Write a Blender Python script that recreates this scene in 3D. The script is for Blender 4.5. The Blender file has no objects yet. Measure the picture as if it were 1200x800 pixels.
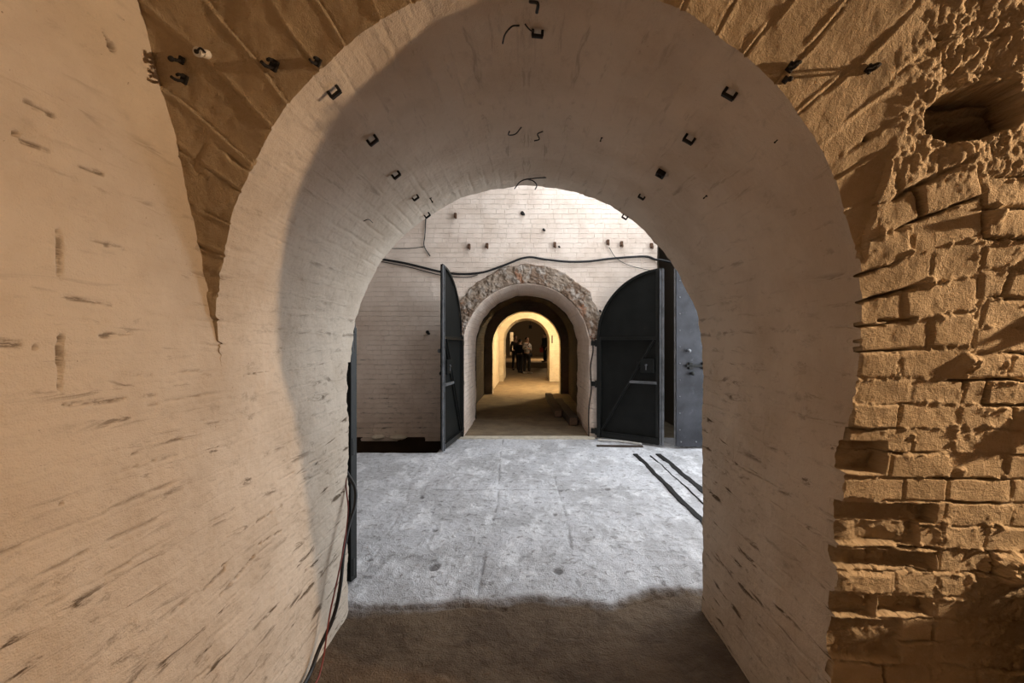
import bpy, bmesh, math, random
import numpy as np
from mathutils import Vector, Matrix
PI = math.pi
random.seed(4)
C = bpy.context.scene.collection
F = 540.0; CX = 617.0; CY = 402.0; CH = 1.40          # the lens, the vanishing point, the camera height
R = 0.93; SP = 1.30                                     # passage half width and spring line

# ------------------------------------------------------------------ noise
def _hash(ix, iy, iz, seed):
    n = (ix.astype(np.int64) * 374761393 + iy.astype(np.int64) * 668265263 + iz.astype(np.int64) * 2147483647 + seed * 974634777)
    n = (n ^ (n >> 13)) * 1274126177
    n = n & 0x7fffffff
    n = (n ^ (n >> 16)) * 2246822519
    return ((n >> 7) & 0xffff) / 65535.0
def vnoise(x, y, z=0.0, seed=0):
    x, y, z = np.broadcast_arrays(np.asarray(x, float), np.asarray(y, float), np.asarray(z, float))
    ix, iy, iz = np.floor(x), np.floor(y), np.floor(z)
    fx, fy, fz = x - ix, y - iy, z - iz
    fx, fy, fz = [f * f * (3 - 2 * f) for f in (fx, fy, fz)]
    def h(a, b, c): return _hash(ix + a, iy + b, iz + c, seed)
    a = h(0,0,0) * (1-fx) + h(1,0,0) * fx; b = h(0,1,0) * (1-fx) + h(1,1,0) * fx
    if not np.any(fz): return (a * (1-fy) + b * fy) * 2 - 1
    c = h(0,0,1) * (1-fx) + h(1,0,1) * fx; d = h(0,1,1) * (1-fx) + h(1,1,1) * fx
    return ((a * (1-fy) + b * fy) * (1-fz) + (c * (1-fy) + d * fy) * fz) * 2 - 1
def fbm(x, y, z=0.0, o=4, seed=0):
    s = 0; a = 1.0; t = 0
    for k in range(o):
        s = s + a * vnoise(np.asarray(x) * 2**k, np.asarray(y) * 2**k, np.asarray(z) * 2**k, seed + k); t += a; a *= .5
    return s / t
def sm(x, a, b):
    t = np.clip((np.asarray(x, float) - a) / (b - a), 0, 1); return t * t * (3 - 2 * t)
def rnd(a, b=0, seed=0): return _hash(np.asarray(a, float), np.asarray(b, float) + np.zeros_like(np.asarray(a, float)), np.zeros_like(np.asarray(a, float)), seed)

# ------------------------------------------------------------------ meshes
def finish(o, mat, parent=None, smooth=True):
    C.objects.link(o)
    if mat is not None:
        for m in (mat if isinstance(mat, (list, tuple)) else [mat]): o.data.materials.append(m)
    if parent is not None: o.parent = parent
    if o.type == 'MESH' and smooth: o.data.shade_smooth()
    return o
def grid(name, P, UV, mat, mask=None, flip=False, grime=None, midx=None, parent=None, extra=None):
    n, m = P.shape[:2]
    idx = np.arange(n * m).reshape(n, m)
    q = np.stack([idx[:-1,:-1], idx[1:,:-1], idx[1:,1:], idx[:-1,1:]], -1).reshape(-1, 4)
    keep = np.ones(len(q), bool) if mask is None else mask.reshape(-1)
    if flip: q = q[:, ::-1]
    q = q[keep]
    me = bpy.data.meshes.new(name)
    me.vertices.add(n * m); me.vertices.foreach_set('co', P.reshape(-1).astype(np.float32))
    me.loops.add(len(q) * 4); me.loops.foreach_set('vertex_index', q.reshape(-1).astype(np.int32))
    me.polygons.add(len(q)); me.polygons.foreach_set('loop_start', np.arange(0, len(q) * 4, 4, dtype=np.int32))
    me.polygons.foreach_set('loop_total', np.full(len(q), 4, np.int32))
    if midx is not None: me.polygons.foreach_set('material_index', midx.reshape(-1)[keep].astype(np.int32))
    uvl = me.uv_layers.new(name='metres')
    uvl.data.foreach_set('uv', UV.reshape(-1, 2)[q.reshape(-1)].reshape(-1).astype(np.float32))
    if grime is not None:
        at = me.attributes.new('grime', 'FLOAT', 'POINT'); at.data.foreach_set('value', np.broadcast_to(grime, (n, m)).reshape(-1).astype(np.float32))
    for kx, vx in (extra or {}).items():
        at = me.attributes.new(kx, 'FLOAT', 'POINT'); at.data.foreach_set('value', vx.reshape(-1).astype(np.float32))
    me.update(calc_edges=True)
    bm = bmesh.new(); bm.from_mesh(me)
    lone = [v for v in bm.verts if not v.link_faces]
    if lone: bmesh.ops.delete(bm, geom=lone, context='VERTS'); bm.to_mesh(me)
    bm.free()
    return finish(bpy.data.objects.new(name, me), mat, parent)
def struct(o, label=None, cat=None):
    o['kind'] = 'structure'
    if label: o['label'] = label
    if cat: o['category'] = cat
    return o
def thing(name, label, cat, loc=(0,0,0), group=None):
    o = bpy.data.objects.new(name, None); C.objects.link(o); o.empty_display_size = .1
    o.location = loc; o['label'] = label; o['category'] = cat
    if group: o['group'] = group
    return o
def tag(o, label, cat, group=None):
    o['label'] = label; o['category'] = cat
    if group: o['group'] = group
    return o
def obj(name, bm, mat, parent=None, smooth=False):
    me = bpy.data.meshes.new(name); bmesh.ops.recalc_face_normals(bm, faces=bm.faces); bm.to_mesh(me); bm.free()
    return finish(bpy.data.objects.new(name, me), mat, parent, smooth)
def add_box(bm, c, s, rot=None, bev=0.0):
    v = bmesh.ops.create_cube(bm, size=1)['verts']
    M = Matrix.Translation(c) @ (rot.to_4x4() if rot is not None else Matrix.Identity(4)) @ Matrix.Diagonal((*s, 1))
    bmesh.ops.transform(bm, matrix=M, verts=v)
    if bev > 0:
        e = list({e for x in v for e in x.link_edges}); bmesh.ops.bevel(bm, geom=e, offset=bev, segments=2, affect='EDGES', profile=.5)
def add_bar(bm, a, b, w, h, up=(0,0,1), bev=0.0):
    a, b = Vector(a), Vector(b); d = b - a; z = d.normalized(); u = Vector(up)
    x = u.cross(z)
    if x.length < 1e-4: x = Vector((1,0,0)).cross(z)
    x.normalize(); y = z.cross(x)
    M = Matrix((x, y, z)).transposed()
    add_box(bm, (a + b) / 2, (w, h, d.length), M, bev)
def add_ball(bm, c, r, u=12, v=8, s=(1,1,1)):
    vs = bmesh.ops.create_uvsphere(bm, u_segments=u, v_segments=v, radius=r)['verts']
    bmesh.ops.transform(bm, matrix=Matrix.Translation(c) @ Matrix.Diagonal((*s, 1)), verts=vs)
def add_cyl(bm, a, b, r, n=12, r2=None):
    a, b = Vector(a), Vector(b); d = b - a
    vs = bmesh.ops.create_cone(bm, cap_ends=True, segments=n, radius1=r, radius2=r if r2 is None else r2, depth=d.length)['verts']
    bmesh.ops.transform(bm, matrix=Matrix.Translation((a + b) / 2) @ d.to_track_quat('Z', 'Y').to_matrix().to_4x4(), verts=vs)
def catmull(pts, k=8):
    p = [Vector(q) for q in pts]; p = [p[0]*2 - p[1]] + p + [p[-1]*2 - p[-2]]; out = []
    for i in range(1, len(p) - 2):
        for j in range(k):
            t = j / k
            out.append(.5 * ((2*p[i]) + (p[i+1]-p[i-1])*t + (2*p[i-1]-5*p[i]+4*p[i+1]-p[i+2])*t*t + (3*p[i]-p[i-1]-3*p[i+1]+p[i+2])*t**3))
    out.append(p[-2]); return out
def add_tube(bm, pts, r, n=8, k=8):
    pts = catmull(pts, k) if len(pts) > 2 else [Vector(q) for q in pts]
    rings = []; up = Vector((.13, .21, .97))
    for i, p in enumerate(pts):
        d = (pts[min(i+1, len(pts)-1)] - pts[max(i-1, 0)]).normalized()
        x = d.cross(up); x = x.normalized() if x.length > 1e-3 else Vector((1,0,0)); y = d.cross(x)
        rings.append([bm.verts.new(p + r * (math.cos(2*PI*j/n) * x + math.sin(2*PI*j/n) * y)) for j in range(n)])
    for a, b in zip(rings, rings[1:]):
        for j in range(n): bm.faces.new((a[j], a[(j+1) % n], b[(j+1) % n], b[j]))
    bm.faces.new(rings[0][::-1]); bm.faces.new(rings[-1])
def dup(root, loc=None, rot=None, label=None):
    r = root.copy(); C.objects.link(r)
    if loc is not None: r.location = loc
    if rot is not None: r.rotation_euler = rot
    if label: r['label'] = label
    for ch in list(root.children):
        c = ch.copy(); C.objects.link(c); c.parent = r
        for g in ch.children:
            d = g.copy(); C.objects.link(d); d.parent = c
    return r

# ------------------------------------------------------------------ materials
class NT:
    def __init__(s, name):
        s.m = bpy.data.materials.new(name); s.m.use_nodes = True; s.t = s.m.node_tree; s.n = s.t.nodes; s.l = s.t.links
        s.b = s.n['Principled BSDF']
    def new(s, ty, **kw):
        o = s.n.new(ty)
        for k, v in kw.items(): setattr(o, k, v)
        return o
    def put(s, sock, v):
        if isinstance(v, bpy.types.NodeSocket): s.l.new(v, sock)
        elif isinstance(v, (int, float)) and sock.type == 'RGBA': sock.default_value = (v, v, v, 1)
        elif isinstance(v, tuple) and sock.type == 'RGBA' and len(v) == 3: sock.default_value = (*v, 1)
        else: sock.default_value = v
    def math(s, op, a, b=0.0, c=None, clamp=False):
        o = s.new('ShaderNodeMath', operation=op, use_clamp=clamp); s.put(o.inputs[0], a); s.put(o.inputs[1], b)
        if c is not None: s.put(o.inputs[2], c)
        return o.outputs[0]
    def uv(s): return s.new('ShaderNodeUVMap', uv_map='metres').outputs[0]
    def oc(s): return s.new('ShaderNodeTexCoord').outputs['Object']
    def mp(s, v, sc, loc=(0,0,0)):
        o = s.new('ShaderNodeMapping'); s.l.new(v, o.inputs[0]); o.inputs['Scale'].default_value = sc; o.inputs['Location'].default_value = loc; return o.outputs[0]
    def noise(s, v, scale, det=4, rough=.55, dist=0.0):
        o = s.new('ShaderNodeTexNoise'); s.l.new(v, o.inputs['Vector']); o.inputs['Scale'].default_value = scale
        o.inputs['Detail'].default_value = det; o.inputs['Roughness'].default_value = rough; o.inputs['Distortion'].default_value = dist
        return o.outputs[0]
    def ramp(s, v, a, b, lo=0.0, hi=1.0):
        o = s.new('ShaderNodeMapRange', interpolation_type='SMOOTHSTEP'); s.put(o.inputs[0], v)
        for i, q in enumerate((a, b, lo, hi)): o.inputs[i+1].default_value = q
        return o.outputs[0]
    def mix(s, f, a, b, bt='MIX'):
        o = s.new('ShaderNodeMix', data_type='RGBA', blend_type=bt); s.put(o.inputs[0], f); s.put(o.inputs[6], a); s.put(o.inputs[7], b); return o.outputs[2]
    def bump(s, h, st, dist=.01, nrm=None):
        o = s.new('ShaderNodeBump'); o.inputs['Strength'].default_value = st; o.inputs['Distance'].default_value = dist; s.l.new(h, o.inputs['Height'])
        if nrm is not None: s.l.new(nrm, o.inputs['Normal'])
        return o.outputs[0]
    def done(s, col, rough=.9, nrm=None, metal=0.0, spec=.3):
        s.put(s.b.inputs['Base Color'], col); s.put(s.b.inputs['Roughness'], rough); s.put(s.b.inputs['Metallic'], metal)
        s.b.inputs['Specular IOR Level'].default_value = spec
        if nrm is not None: s.l.new(nrm, s.b.inputs['Normal'])
        return s.m
def joints(t, uv, ch=.0725, off=.0675, per=.36):
    """brick lattice in metres: 1 in the joint, 0 on the brick face (alternating bond)"""
    sx = t.new('ShaderNodeSeparateXYZ'); t.l.new(uv, sx.inputs[0]); u, v = sx.outputs[0], sx.outputs[1]
    wob = t.math('MULTIPLY', t.math('SUBTRACT', t.noise(uv, 9, 2), .5), .018)
    vv = t.math('DIVIDE', t.math('ADD', t.math('SUBTRACT', v, off), wob), ch)
    row = t.math('FLOOR', vv); fv = t.math('SUBTRACT', vv, row)
    dv = t.math('MULTIPLY', t.math('MINIMUM', fv, t.math('SUBTRACT', 1.0, fv)), ch)
    sh = t.math('MULTIPLY', t.math('FRACT', t.math('MULTIPLY', t.math('SINE', t.math('MULTIPLY', row, 12.9898)), 43.7)), per)
    uu = t.math('ADD', t.math('ADD', u, sh), wob)
    f = t.math('FRACT', t.math('DIVIDE', uu, per)); f = t.math('MULTIPLY', f, per)
    d1 = t.math('MINIMUM', f, t.math('SUBTRACT', per, f)); d2 = t.math('ABSOLUTE', t.math('SUBTRACT', f, per * .64))
    du = t.math('MINIMUM', d1, d2)
    return du, dv, v, row
def limewash(name, a=(.74,.69,.62), b=(.66,.6,.52), grime=(.13,.095,.065), streak=1.0, low=1.0, jb=.6, jd=.004, grain=.35, fleck=.5, ch=.0725, vj=1.0):
    t = NT(name); uv = t.uv()
    du, dv, v, row = joints(t, uv, ch)
    mot = t.noise(uv, 2.6, 6, .6)
    col = t.mix(t.ramp(mot, .38, .66), a, b)
    lowm = t.ramp(v, 1.9, .3, .25, 1.0) if low else t.math('ADD', v, 0.0)
    patch = t.ramp(t.noise(t.mp(uv, (1.3, 1.9, 1), (3.1, 7.7, 0)), 1.6, 3), .38, .60)
    strk = t.ramp(t.noise(t.mp(uv, (5.0, 30, 1), (1.7, 0, 0)), 1.0, 7, .66, .8), .52, .64)
    near = t.ramp(dv, .022, .003)
    m = t.math('MULTIPLY', t.math('MULTIPLY', strk, near), patch)
    m = t.math('MULTIPLY', m, t.math('MULTIPLY', lowm, 1.05 * streak), clamp=True)
    blot = t.math('MULTIPLY', t.ramp(t.noise(t.mp(uv, (3.5, 8, 1), (9, 2, 0)), 2.6, 9, .74, .3), .52, .74), t.math('MULTIPLY', lowm, .8 * streak))
    blot = t.math('MULTIPLY', blot, t.ramp(t.noise(uv, 1.1, 3), .38, .62, .25, 1.0))
    fl = t.math('MULTIPLY', t.ramp(t.noise(uv, 70, 2), .72, .78), fleck)
    att = t.new('ShaderNodeAttribute', attribute_name='grime').outputs['Fac']
    att = t.math('MULTIPLY', att, t.ramp(t.noise(t.mp(uv, (14, 60, 1)), 1.6, 5, .7), .38, .55))
    m = t.math('MAXIMUM', t.math('MAXIMUM', m, blot), t.math('MAXIMUM', fl, att), clamp=True)
    col = t.mix(m, col, grime)
    h = t.math('MULTIPLY', t.math('MINIMUM', t.ramp(du, 0, .006, 1 - vj, 1.0), t.ramp(dv, 0, .008)), jb)
    n1 = t.bump(h, 1.0, jd)
    hg = t.math('ADD', t.noise(uv, 260, 2), t.math('MULTIPLY', t.noise(uv, 45, 4), 2.2))
    n2 = t.bump(hg, grain, .004, n1)
    n3 = t.bump(m, .35, -.004, n2)
    return t.done(col, .92, n3, spec=.15)
def plain(name, col, rough=.6, metal=0.0, var=.25, scale=14, bump=.15, col2=None, wear=None, spec=.4):
    t = NT(name); oc = t.oc(); n = t.noise(oc, scale, 5, .6)
    c2 = col2 if col2 else tuple(c * (1 - var) for c in col)
    c = t.mix(t.ramp(n, .35, .68), col, c2)
    if wear: c = t.mix(t.math('MULTIPLY', t.ramp(t.noise(oc, scale * 2.3, 6, .7), .58, .7), wear[1]), c, wear[0])
    return t.done(c, rough, t.bump(t.noise(oc, scale * 6, 3), bump, .004), metal, spec)
M = {}
M['lime'] = limewash('old cream limewash', a=(.60,.515,.42), b=(.51,.425,.335), streak=1.6, jb=.2, vj=.2, jd=.003, grain=.6, fleck=.6)
M['lime_soffit'] = M['lime']
M['lime_room'] = limewash('pinkish limewashed brick', a=(.86,.735,.635), b=(.75,.62,.52), streak=.8, low=1, jb=.6, jd=.009, vj=.8, grain=1.0, fleck=.2)
M['lime_far'] = limewash('yellowed limewash', a=(.66,.58,.46), b=(.55,.47,.36), streak=.6, jb=.9, jd=.008)
M['lime_shade'] = limewash('limewash with chamber shade', a=(.055,.043,.031), b=(.04,.031,.023), streak=.5, jb=.9, jd=.008)  # the unlit chamber's shade is put into this dark colour
M['lime_dim'] = limewash('limewash darkened for dim rooms', a=(.26,.21,.16), b=(.19,.15,.11), streak=.5, jb=.9, jd=.008)  # colour darkened to carry dimness and cut bounce from unseen walls

def rough_face():
    t = NT('flaking ochre brickwork'); uv = t.uv()
    n = t.noise(uv, 5, 6, .62); n2 = t.noise(uv, 38, 5, .65)
    col = t.mix(t.ramp(n, .36, .66), (.57,.45,.30), (.47,.365,.235))
    col = t.mix(t.math('MULTIPLY', t.ramp(n2, .5, .75), .35), col, (.64,.54,.41))
    att = t.new('ShaderNodeAttribute', attribute_name='grime').outputs['Fac']
    col = t.mix(att, col, (.10,.068,.04))
    hg = t.math('ADD', t.noise(uv, 330, 2, .6), t.math('MULTIPLY', t.noise(uv, 90, 5, .65), 2.4))
    return t.done(col, .95, t.bump(hg, .95, .005), spec=.1)
M['ochre'] = rough_face()

def concrete():
    t = NT('pale worn concrete'); uv = t.uv()
    n = t.noise(uv, 1.3, 6, .62); n2 = t.noise(uv, 14, 6, .7, .4); n3 = t.noise(t.mp(uv, (1, .45, 1)), 5, 6, .65)
    col = t.mix(t.ramp(n, .36, .62), (.64,.64,.665), (.46,.455,.465))
    col = t.mix(t.math('MULTIPLY', t.ramp(n3, .47, .66), .8), col, (.82,.82,.84))
    col = t.mix(t.math('MULTIPLY', t.ramp(n2, .53, .66), .7), col, (.19,.18,.175))
    col = t.mix(t.math('MULTIPLY', t.ramp(t.noise(uv, 45, 5, .7), .6, .68), .6), col, (.12,.11,.11))
    att = t.new('ShaderNodeAttribute', attribute_name='grime').outputs['Fac']
    col = t.mix(att, col, (.07,.06,.055))
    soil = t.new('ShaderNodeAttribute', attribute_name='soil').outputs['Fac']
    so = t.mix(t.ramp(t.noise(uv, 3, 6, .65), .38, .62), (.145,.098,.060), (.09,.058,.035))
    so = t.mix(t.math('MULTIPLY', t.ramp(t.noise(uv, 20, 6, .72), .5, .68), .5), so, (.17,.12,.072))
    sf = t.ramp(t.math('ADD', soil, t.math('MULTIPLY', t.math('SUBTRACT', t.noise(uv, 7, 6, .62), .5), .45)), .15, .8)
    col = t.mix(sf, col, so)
    hg = t.math('ADD', t.noise(uv, 120, 3), t.math('MULTIPLY', n2, 3.0))
    return t.done(col, .85, t.bump(hg, .8, .012), spec=.25)
M['concrete'] = concrete()
def earth(name, a, b, c):
    t = NT(name); uv = t.uv(); n = t.noise(uv, 3, 6, .65); n2 = t.noise(uv, 24, 6, .72)
    col = t.mix(t.ramp(n, .38, .62), a, b); col = t.mix(t.math('MULTIPLY', t.ramp(n2, .5, .68), .5), col, c)
    col = t.mix(t.math('MULTIPLY', t.ramp(t.noise(uv, 95, 2), .72, .8), .4), col, (.5,.42,.32))
    att = t.new('ShaderNodeAttribute', attribute_name='grime').outputs['Fac']
    col = t.mix(att, col, (.05,.04,.03))
    return t.done(col, .95, t.bump(t.math('ADD', n2, t.noise(uv, 140, 3)), .6, .008), spec=.15)
M['earth'] = earth('trodden brown earth floor', (.26,.19,.13), (.19,.135,.09), (.34,.25,.16))
M['corr_floor'] = earth('dusty corridor floor', (.24,.185,.12), (.18,.135,.09), (.29,.225,.15))
M['pit'] = earth('dark brown with pit shade', (.055,.035,.02), (.04,.025,.015), (.07,.045,.03))  # shade inside the pit is put into the lining's dark brown
def ring_mat():
    t = NT('broken brick arch ring'); uv = t.uv()
    sx = t.new('ShaderNodeSeparateXYZ'); t.l.new(uv, sx.inputs[0])
    v = t.new('ShaderNodeTexVoronoi'); t.l.new(t.mix(.12, t.mp(uv, (9, 5, 1)), t.mp(t.new('ShaderNodeTexNoise').outputs[1], (9, 9, 1))), v.inputs['Vector']); v.inputs['Scale'].default_value = 1.0
    vc = t.new('ShaderNodeSeparateColor'); t.l.new(v.outputs['Color'], vc.inputs[0])
    col = t.mix(t.ramp(vc.outputs[0], .35, .8), (.30,.235,.18), (.20,.135,.095))
    col = t.mix(t.ramp(vc.outputs[1], .82, .9), col, (.34,.16,.09))
    col = t.mix(t.ramp(t.noise(uv, 9, 5), .5, .62), col, (.36,.31,.265))
    col = t.mix(t.math('MULTIPLY', t.ramp(t.noise(uv, 16, 5, .7), .57, .66), .75), col, (.10,.075,.06))
    return t.done(col, .95, t.bump(t.noise(uv, 30, 5), .8, .03), spec=.1)
M['ring'] = ring_mat()
M['iron'] = plain('dark green black painted iron', (.0095,.0105,.0095), .6, .0, .4, 5, .2, wear=((.028,.025,.021), .35), spec=.22)
M['iron_bar'] = plain('black painted angle iron', (.012,.013,.012), .45, .1, .3, 9, .2, wear=((.06,.05,.04), .3))
M['steel'] = plain('bare worn steel', (.22,.23,.245), .4, .45, .4, 11, .2, wear=((.17,.09,.05), .5))
M['blue_iron'] = plain('blue grey sheet iron', (.062,.066,.078), .42, .25, .45, 3.2, .15, wear=((.12,.126,.145), .55))
M['black'] = plain('black rubber', (.012,.012,.013), .45, 0, .2, 20, .05)
M['red'] = plain('dull red cable sheath', (.20,.035,.025), .5, 0, .2, 20, .05)
M['rust'] = plain('rusty iron', (.16,.085,.05), .9, .1, .5, 60, .3)
M['clip'] = plain('black iron clip', (.018,.015,.013), .7, .2, .4, 60, .3)
M['porcelain'] = plain('white porcelain', (.72,.69,.62), .3, 0, .1, 40, .02)
M['timber'] = plain('dark old timber', (.060,.042,.03), .85, 0, .4, 12, .4)
M['rail'] = plain('blackened rail', (.010,.008,.007), .8, 0, .4, 30, .3)
M['timber_end'] = plain('sawn timber end', (.18,.115,.075), .85, 0, .35, 25, .3)
M['pale_wood'] = plain('bleached board', (.66,.64,.60), .8, 0, .2, 12, .2)
M['stone'] = plain('pale limestone', (.62,.55,.44), .9, 0, .25, 14, .3)
M['pale_stone'] = plain('bleached limestone', (.85,.78,.64), .9, 0, .15, 14, .2)
M['skin'] = plain('skin', (.50,.31,.23), .55, 0, .1, 9, .02)
M['hair'] = plain('dark hair', (.014,.011,.010), .5, 0, .2, 50, .2)
M['grey_cloth'] = plain('light grey knit', (.40,.385,.39), .9, 0, .12, 30, .2)
M['black_cloth'] = plain('black cloth', (.012,.012,.015), .9, 0, .2, 30, .2)
M['dark_cloth'] = plain('dark brown cloth', (.03,.024,.02), .9, 0, .2, 30, .2)
M['pale_shoe'] = plain('pale shoe leather', (.5,.47,.42), .6, 0, .1, 30, .1)
M['red_bag'] = plain('red nylon', (.38,.045,.04), .7, 0, .15, 30, .1)
M['white'] = plain('white plastic', (.75,.75,.72), .4, 0, .05, 30, .05)
M['lens'] = plain('black paint', (.02,.018,.016), .8, 0, .1, 30, .05)

# ------------------------------------------------------------------ the near wall, its arch and the passage
CHT = .0725; V0 = .0675
def yface(x, z): return 1.457 - .06 * x - .115 * np.maximum(z - .33, 0)**2
def path(s):
    th = np.clip((s - SP) / R, 0, PI)
    x = np.where(s < SP, R, np.where(s > SP + PI * R, -R, R * np.cos(th)))
    z = np.where(s < SP, s, np.where(s > SP + PI * R, SP - (s - SP - PI * R), SP + R * np.sin(th)))
    return x, z, np.cos(th), np.sin(th)                # point and outward direction
def bond(u, v, per=.36, frac=.64, seed=3, warp=.006):
    w = fbm(u * 14, v * 14, 0, 3, 50 + seed) * warp
    vv = (v - V0 + w) / CHT; row = np.floor(vv); fv = vv - row
    uu = u + rnd(row, 0, seed) * per + w * 1.3
    k = np.floor(uu / per); f = uu - k * per
    first = f < per * frac
    du = np.where(first, np.minimum(f, per * frac - f), np.minimum(f - per * frac, per - f))
    dv = np.minimum(fv, 1 - fv) * CHT
    return du, dv, row, k * 2 + first, fv
def clumps(x, z, lst):
    h = 0 * x
    for cx, cz, r, a in lst:
        d = np.sqrt((x - cx)**2 + (z - cz)**2) / r + fbm(x * 35, z * 35, cx * 9, 4, 91) * .45
        h = h + a * sm(1 - d, 0, .75) * (1 + .5 * fbm(x * 70, z * 70, 0, 3, 77))
    return h
MISS = [(.90, 1.195, .868, .932, .034), (.90, 1.16, .800, .874, .022), (.90, 1.215, .727, .786, .040),
        (1.055, 1.213, .580, .641, .045), (.90, 1.05, .575, .646, .024), (.90, 1.13, .44, .572, .018),
        (.87, 1.035, 1.02, 1.117, .05), (.955, 1.05, 1.455, 1.468, .03)]
CL = [(1.435, 1.475, .050, .050), (1.435, 1.19, .055, .050), (1.41, .735, .070, .045), (1.215, 1.345, .032, .022), (1.25, 1.03, .02, .012),
      (1.33, 1.68, .03, .02), (1.17, 1.72, .028, .018), (1.30, 1.60, .02, .015), (1.07, 1.56, .02, .012), (1.16, .80, .015, .01)]
def h_face(x, z, s, t):
    ring = t < .29
    u = np.where(ring, t, x - R); v = np.where(ring, s, z)
    w = fbm(u * 20, v * 20, 0, 4, 5) * .0075
    vv = (v - V0 + w) / CHT; row = np.floor(vv); fv = vv - row; dvr = np.minimum(fv, 1 - fv) * CHT
    split = np.where(row % 2 == 0, .165, .115) + (rnd(row, 0, 8) - .5) * .03
    tt = t + w
    dr = np.minimum(np.minimum(np.abs(tt - split), np.abs(tt - .29)), np.where(tt < 0, 0, 1))
    du, dv, _, k, _ = bond(x, z, .33, .62, 9)
    du = np.where(ring, dr, np.minimum(du, np.abs(t - .29))); bid = np.where(ring, (tt > split) * 1.0, k + 5)
    jw = .0048 + .004 * fbm(u * 9, v * 9, 0, 2, 21)
    bulk = np.minimum(sm(du, .0, .010) if np.isscalar(jw) else sm(du / np.maximum(jw, .002), .4, 1.5), sm(dvr / np.maximum(jw, .002), .35, 1.4))
    per = rnd(row + 37, bid, 4); tilt = (rnd(row, bid, 6) - .5)
    deep = sm(fbm(u * 5 + row * 3.1, v * 3, 0, 3, 31), .05, .45)          # joints that have lost their mortar
    hb = (per - .5) * .010 + tilt * (fv - .5) * .010
    face = hb + fbm(x * 40, z * 40, 0, 4, 12) * .0022 + fbm(x * 9, z * 9, 0, 3, 13) * .005 
    mort = -.006 - .026 * deep + np.maximum(fbm(x * 55, z * 55, 0, 4, 15), 0) * .022 * (1 - deep)
    h = face * bulk + mort * (1 - bulk)
    crumb = sm(fbm(x * 6, z * 6, 0, 3, 41), -.05, .3) * (.35 + .65 * (1 - sm(np.minimum(du, dvr), .006, .02)))
    h = h + crumb * np.maximum(fbm(x * 58, z * 58, 0, 4, 17) - .05, 0) * .018
    # rubble-like upper right
    rub = sm(z, 1.74, 1.9) * sm(x, .86, .98)
    hr = fbm(x * 15, z * 15, 0, 5, 19) * .016 + np.abs(fbm(x * 46, z * 46, 0, 4, 23)) * .022 - .006
    h = h * (1 - rub * .75) + hr * rub
    # smooth plastered spandrel over long radial joints
    edge = .885 + fbm(z * 12, x * 2, 0, 4, 25) * .022 - .03 * sm(z, 1.95, 2.2)
    pm = np.where(x < edge, 1.0, 0.0) * sm(z, 1.60, 1.645) * 1.0
    pm = np.where((x < .9) & (z > 1.66), np.where(x < edge, 1.0, pm), pm)
    soft = sm(edge - x, -.05, .06) * sm(z, 1.83, 1.95)
    pm = np.maximum(pm * (1 - sm(z, 1.83, 1.95)), soft) * (z > 1.6) + 0.0
    sid = np.floor((s + fbm(s * 5, t * 5, 0, 2, 61) * .012) / .092); fs = (s + fbm(s * 5, t * 5, 0, 2, 61) * .012) / .092 - sid
    ds = np.minimum(fs, 1 - fs) * .092
    on = sm(vnoise(sid * 1.7, t * 5, 0, 63), -.25, .2)
    hp = -.0045 * (1 - sm(ds, .001, .006)) * on + .003 * (1 - sm(np.abs(ds - .008), 0, .006)) * on
    hp = hp + fbm(x * 8, z * 8, 0, 4, 65) * .007 + fbm(x * 45, z * 45, 0, 3, 67) * .0012 + (rnd(sid, 0, 69) - .5) * .005
    h = h * (1 - pm) + (hp - .004) * pm
    step = .011 * sm(z, 1.56, 1.66) * (1 - sm(z, 1.84, 1.92)) * (1 - pm) * sm(x, .84, .88)
    h = h + step
    g = np.maximum(.85 * deep * (1 - bulk) * (1 - pm) * (1 - rub), 0)
    wx = fbm(x * 22, z * 22, 0, 3, 71) * .010; wz = fbm(x * 22, z * 22, 0, 3, 73) * .008
    for x0, x1, z0, z1, dp in MISS:
        d = np.minimum(np.minimum(x + wx - x0, x1 - x - wx), np.minimum(z + wz * .6 - z0, z1 - z - wz * .6))
        k = sm(d, 0, .006); back = -dp + fbm(x * 26, z * 26, dp * 99, 4, 79) * .024
        h = h * (1 - k) + back * k; g = np.maximum(g, k * .25)
    blk = np.clip(np.minimum(np.minimum(x - .93, 1.085 - x), np.minimum(z - .652, .715 - z)) + wx * .3, -1, 1); h = h + .012 * sm(blk, 0, .008)
    # the torn hole in the upper right
    d = 1 - np.sqrt(((x - 1.075 + wx * 1.6) / .120)**2 + ((z - 1.945 + wz * 1.8) / .058)**2) + fbm(x * 16, z * 16, 0, 3, 83) * .22
    k = sm(d, 0, .07); h = h * (1 - k) + (-.075 + fbm(x * 10, z * 40, 0, 4, 85) * .05) * k; g = np.maximum(g, k * .75)
    for cx, cz, rr in ((.83, 1.90, .007), (1.245, 1.86, .02)):
        k = sm(1 - np.hypot(x - cx, z - cz) / rr, 0, .3); h = h - .02 * k; g = np.maximum(g, k * .9)
    h = h + clumps(x, z, CL)
    return h, g
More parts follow.
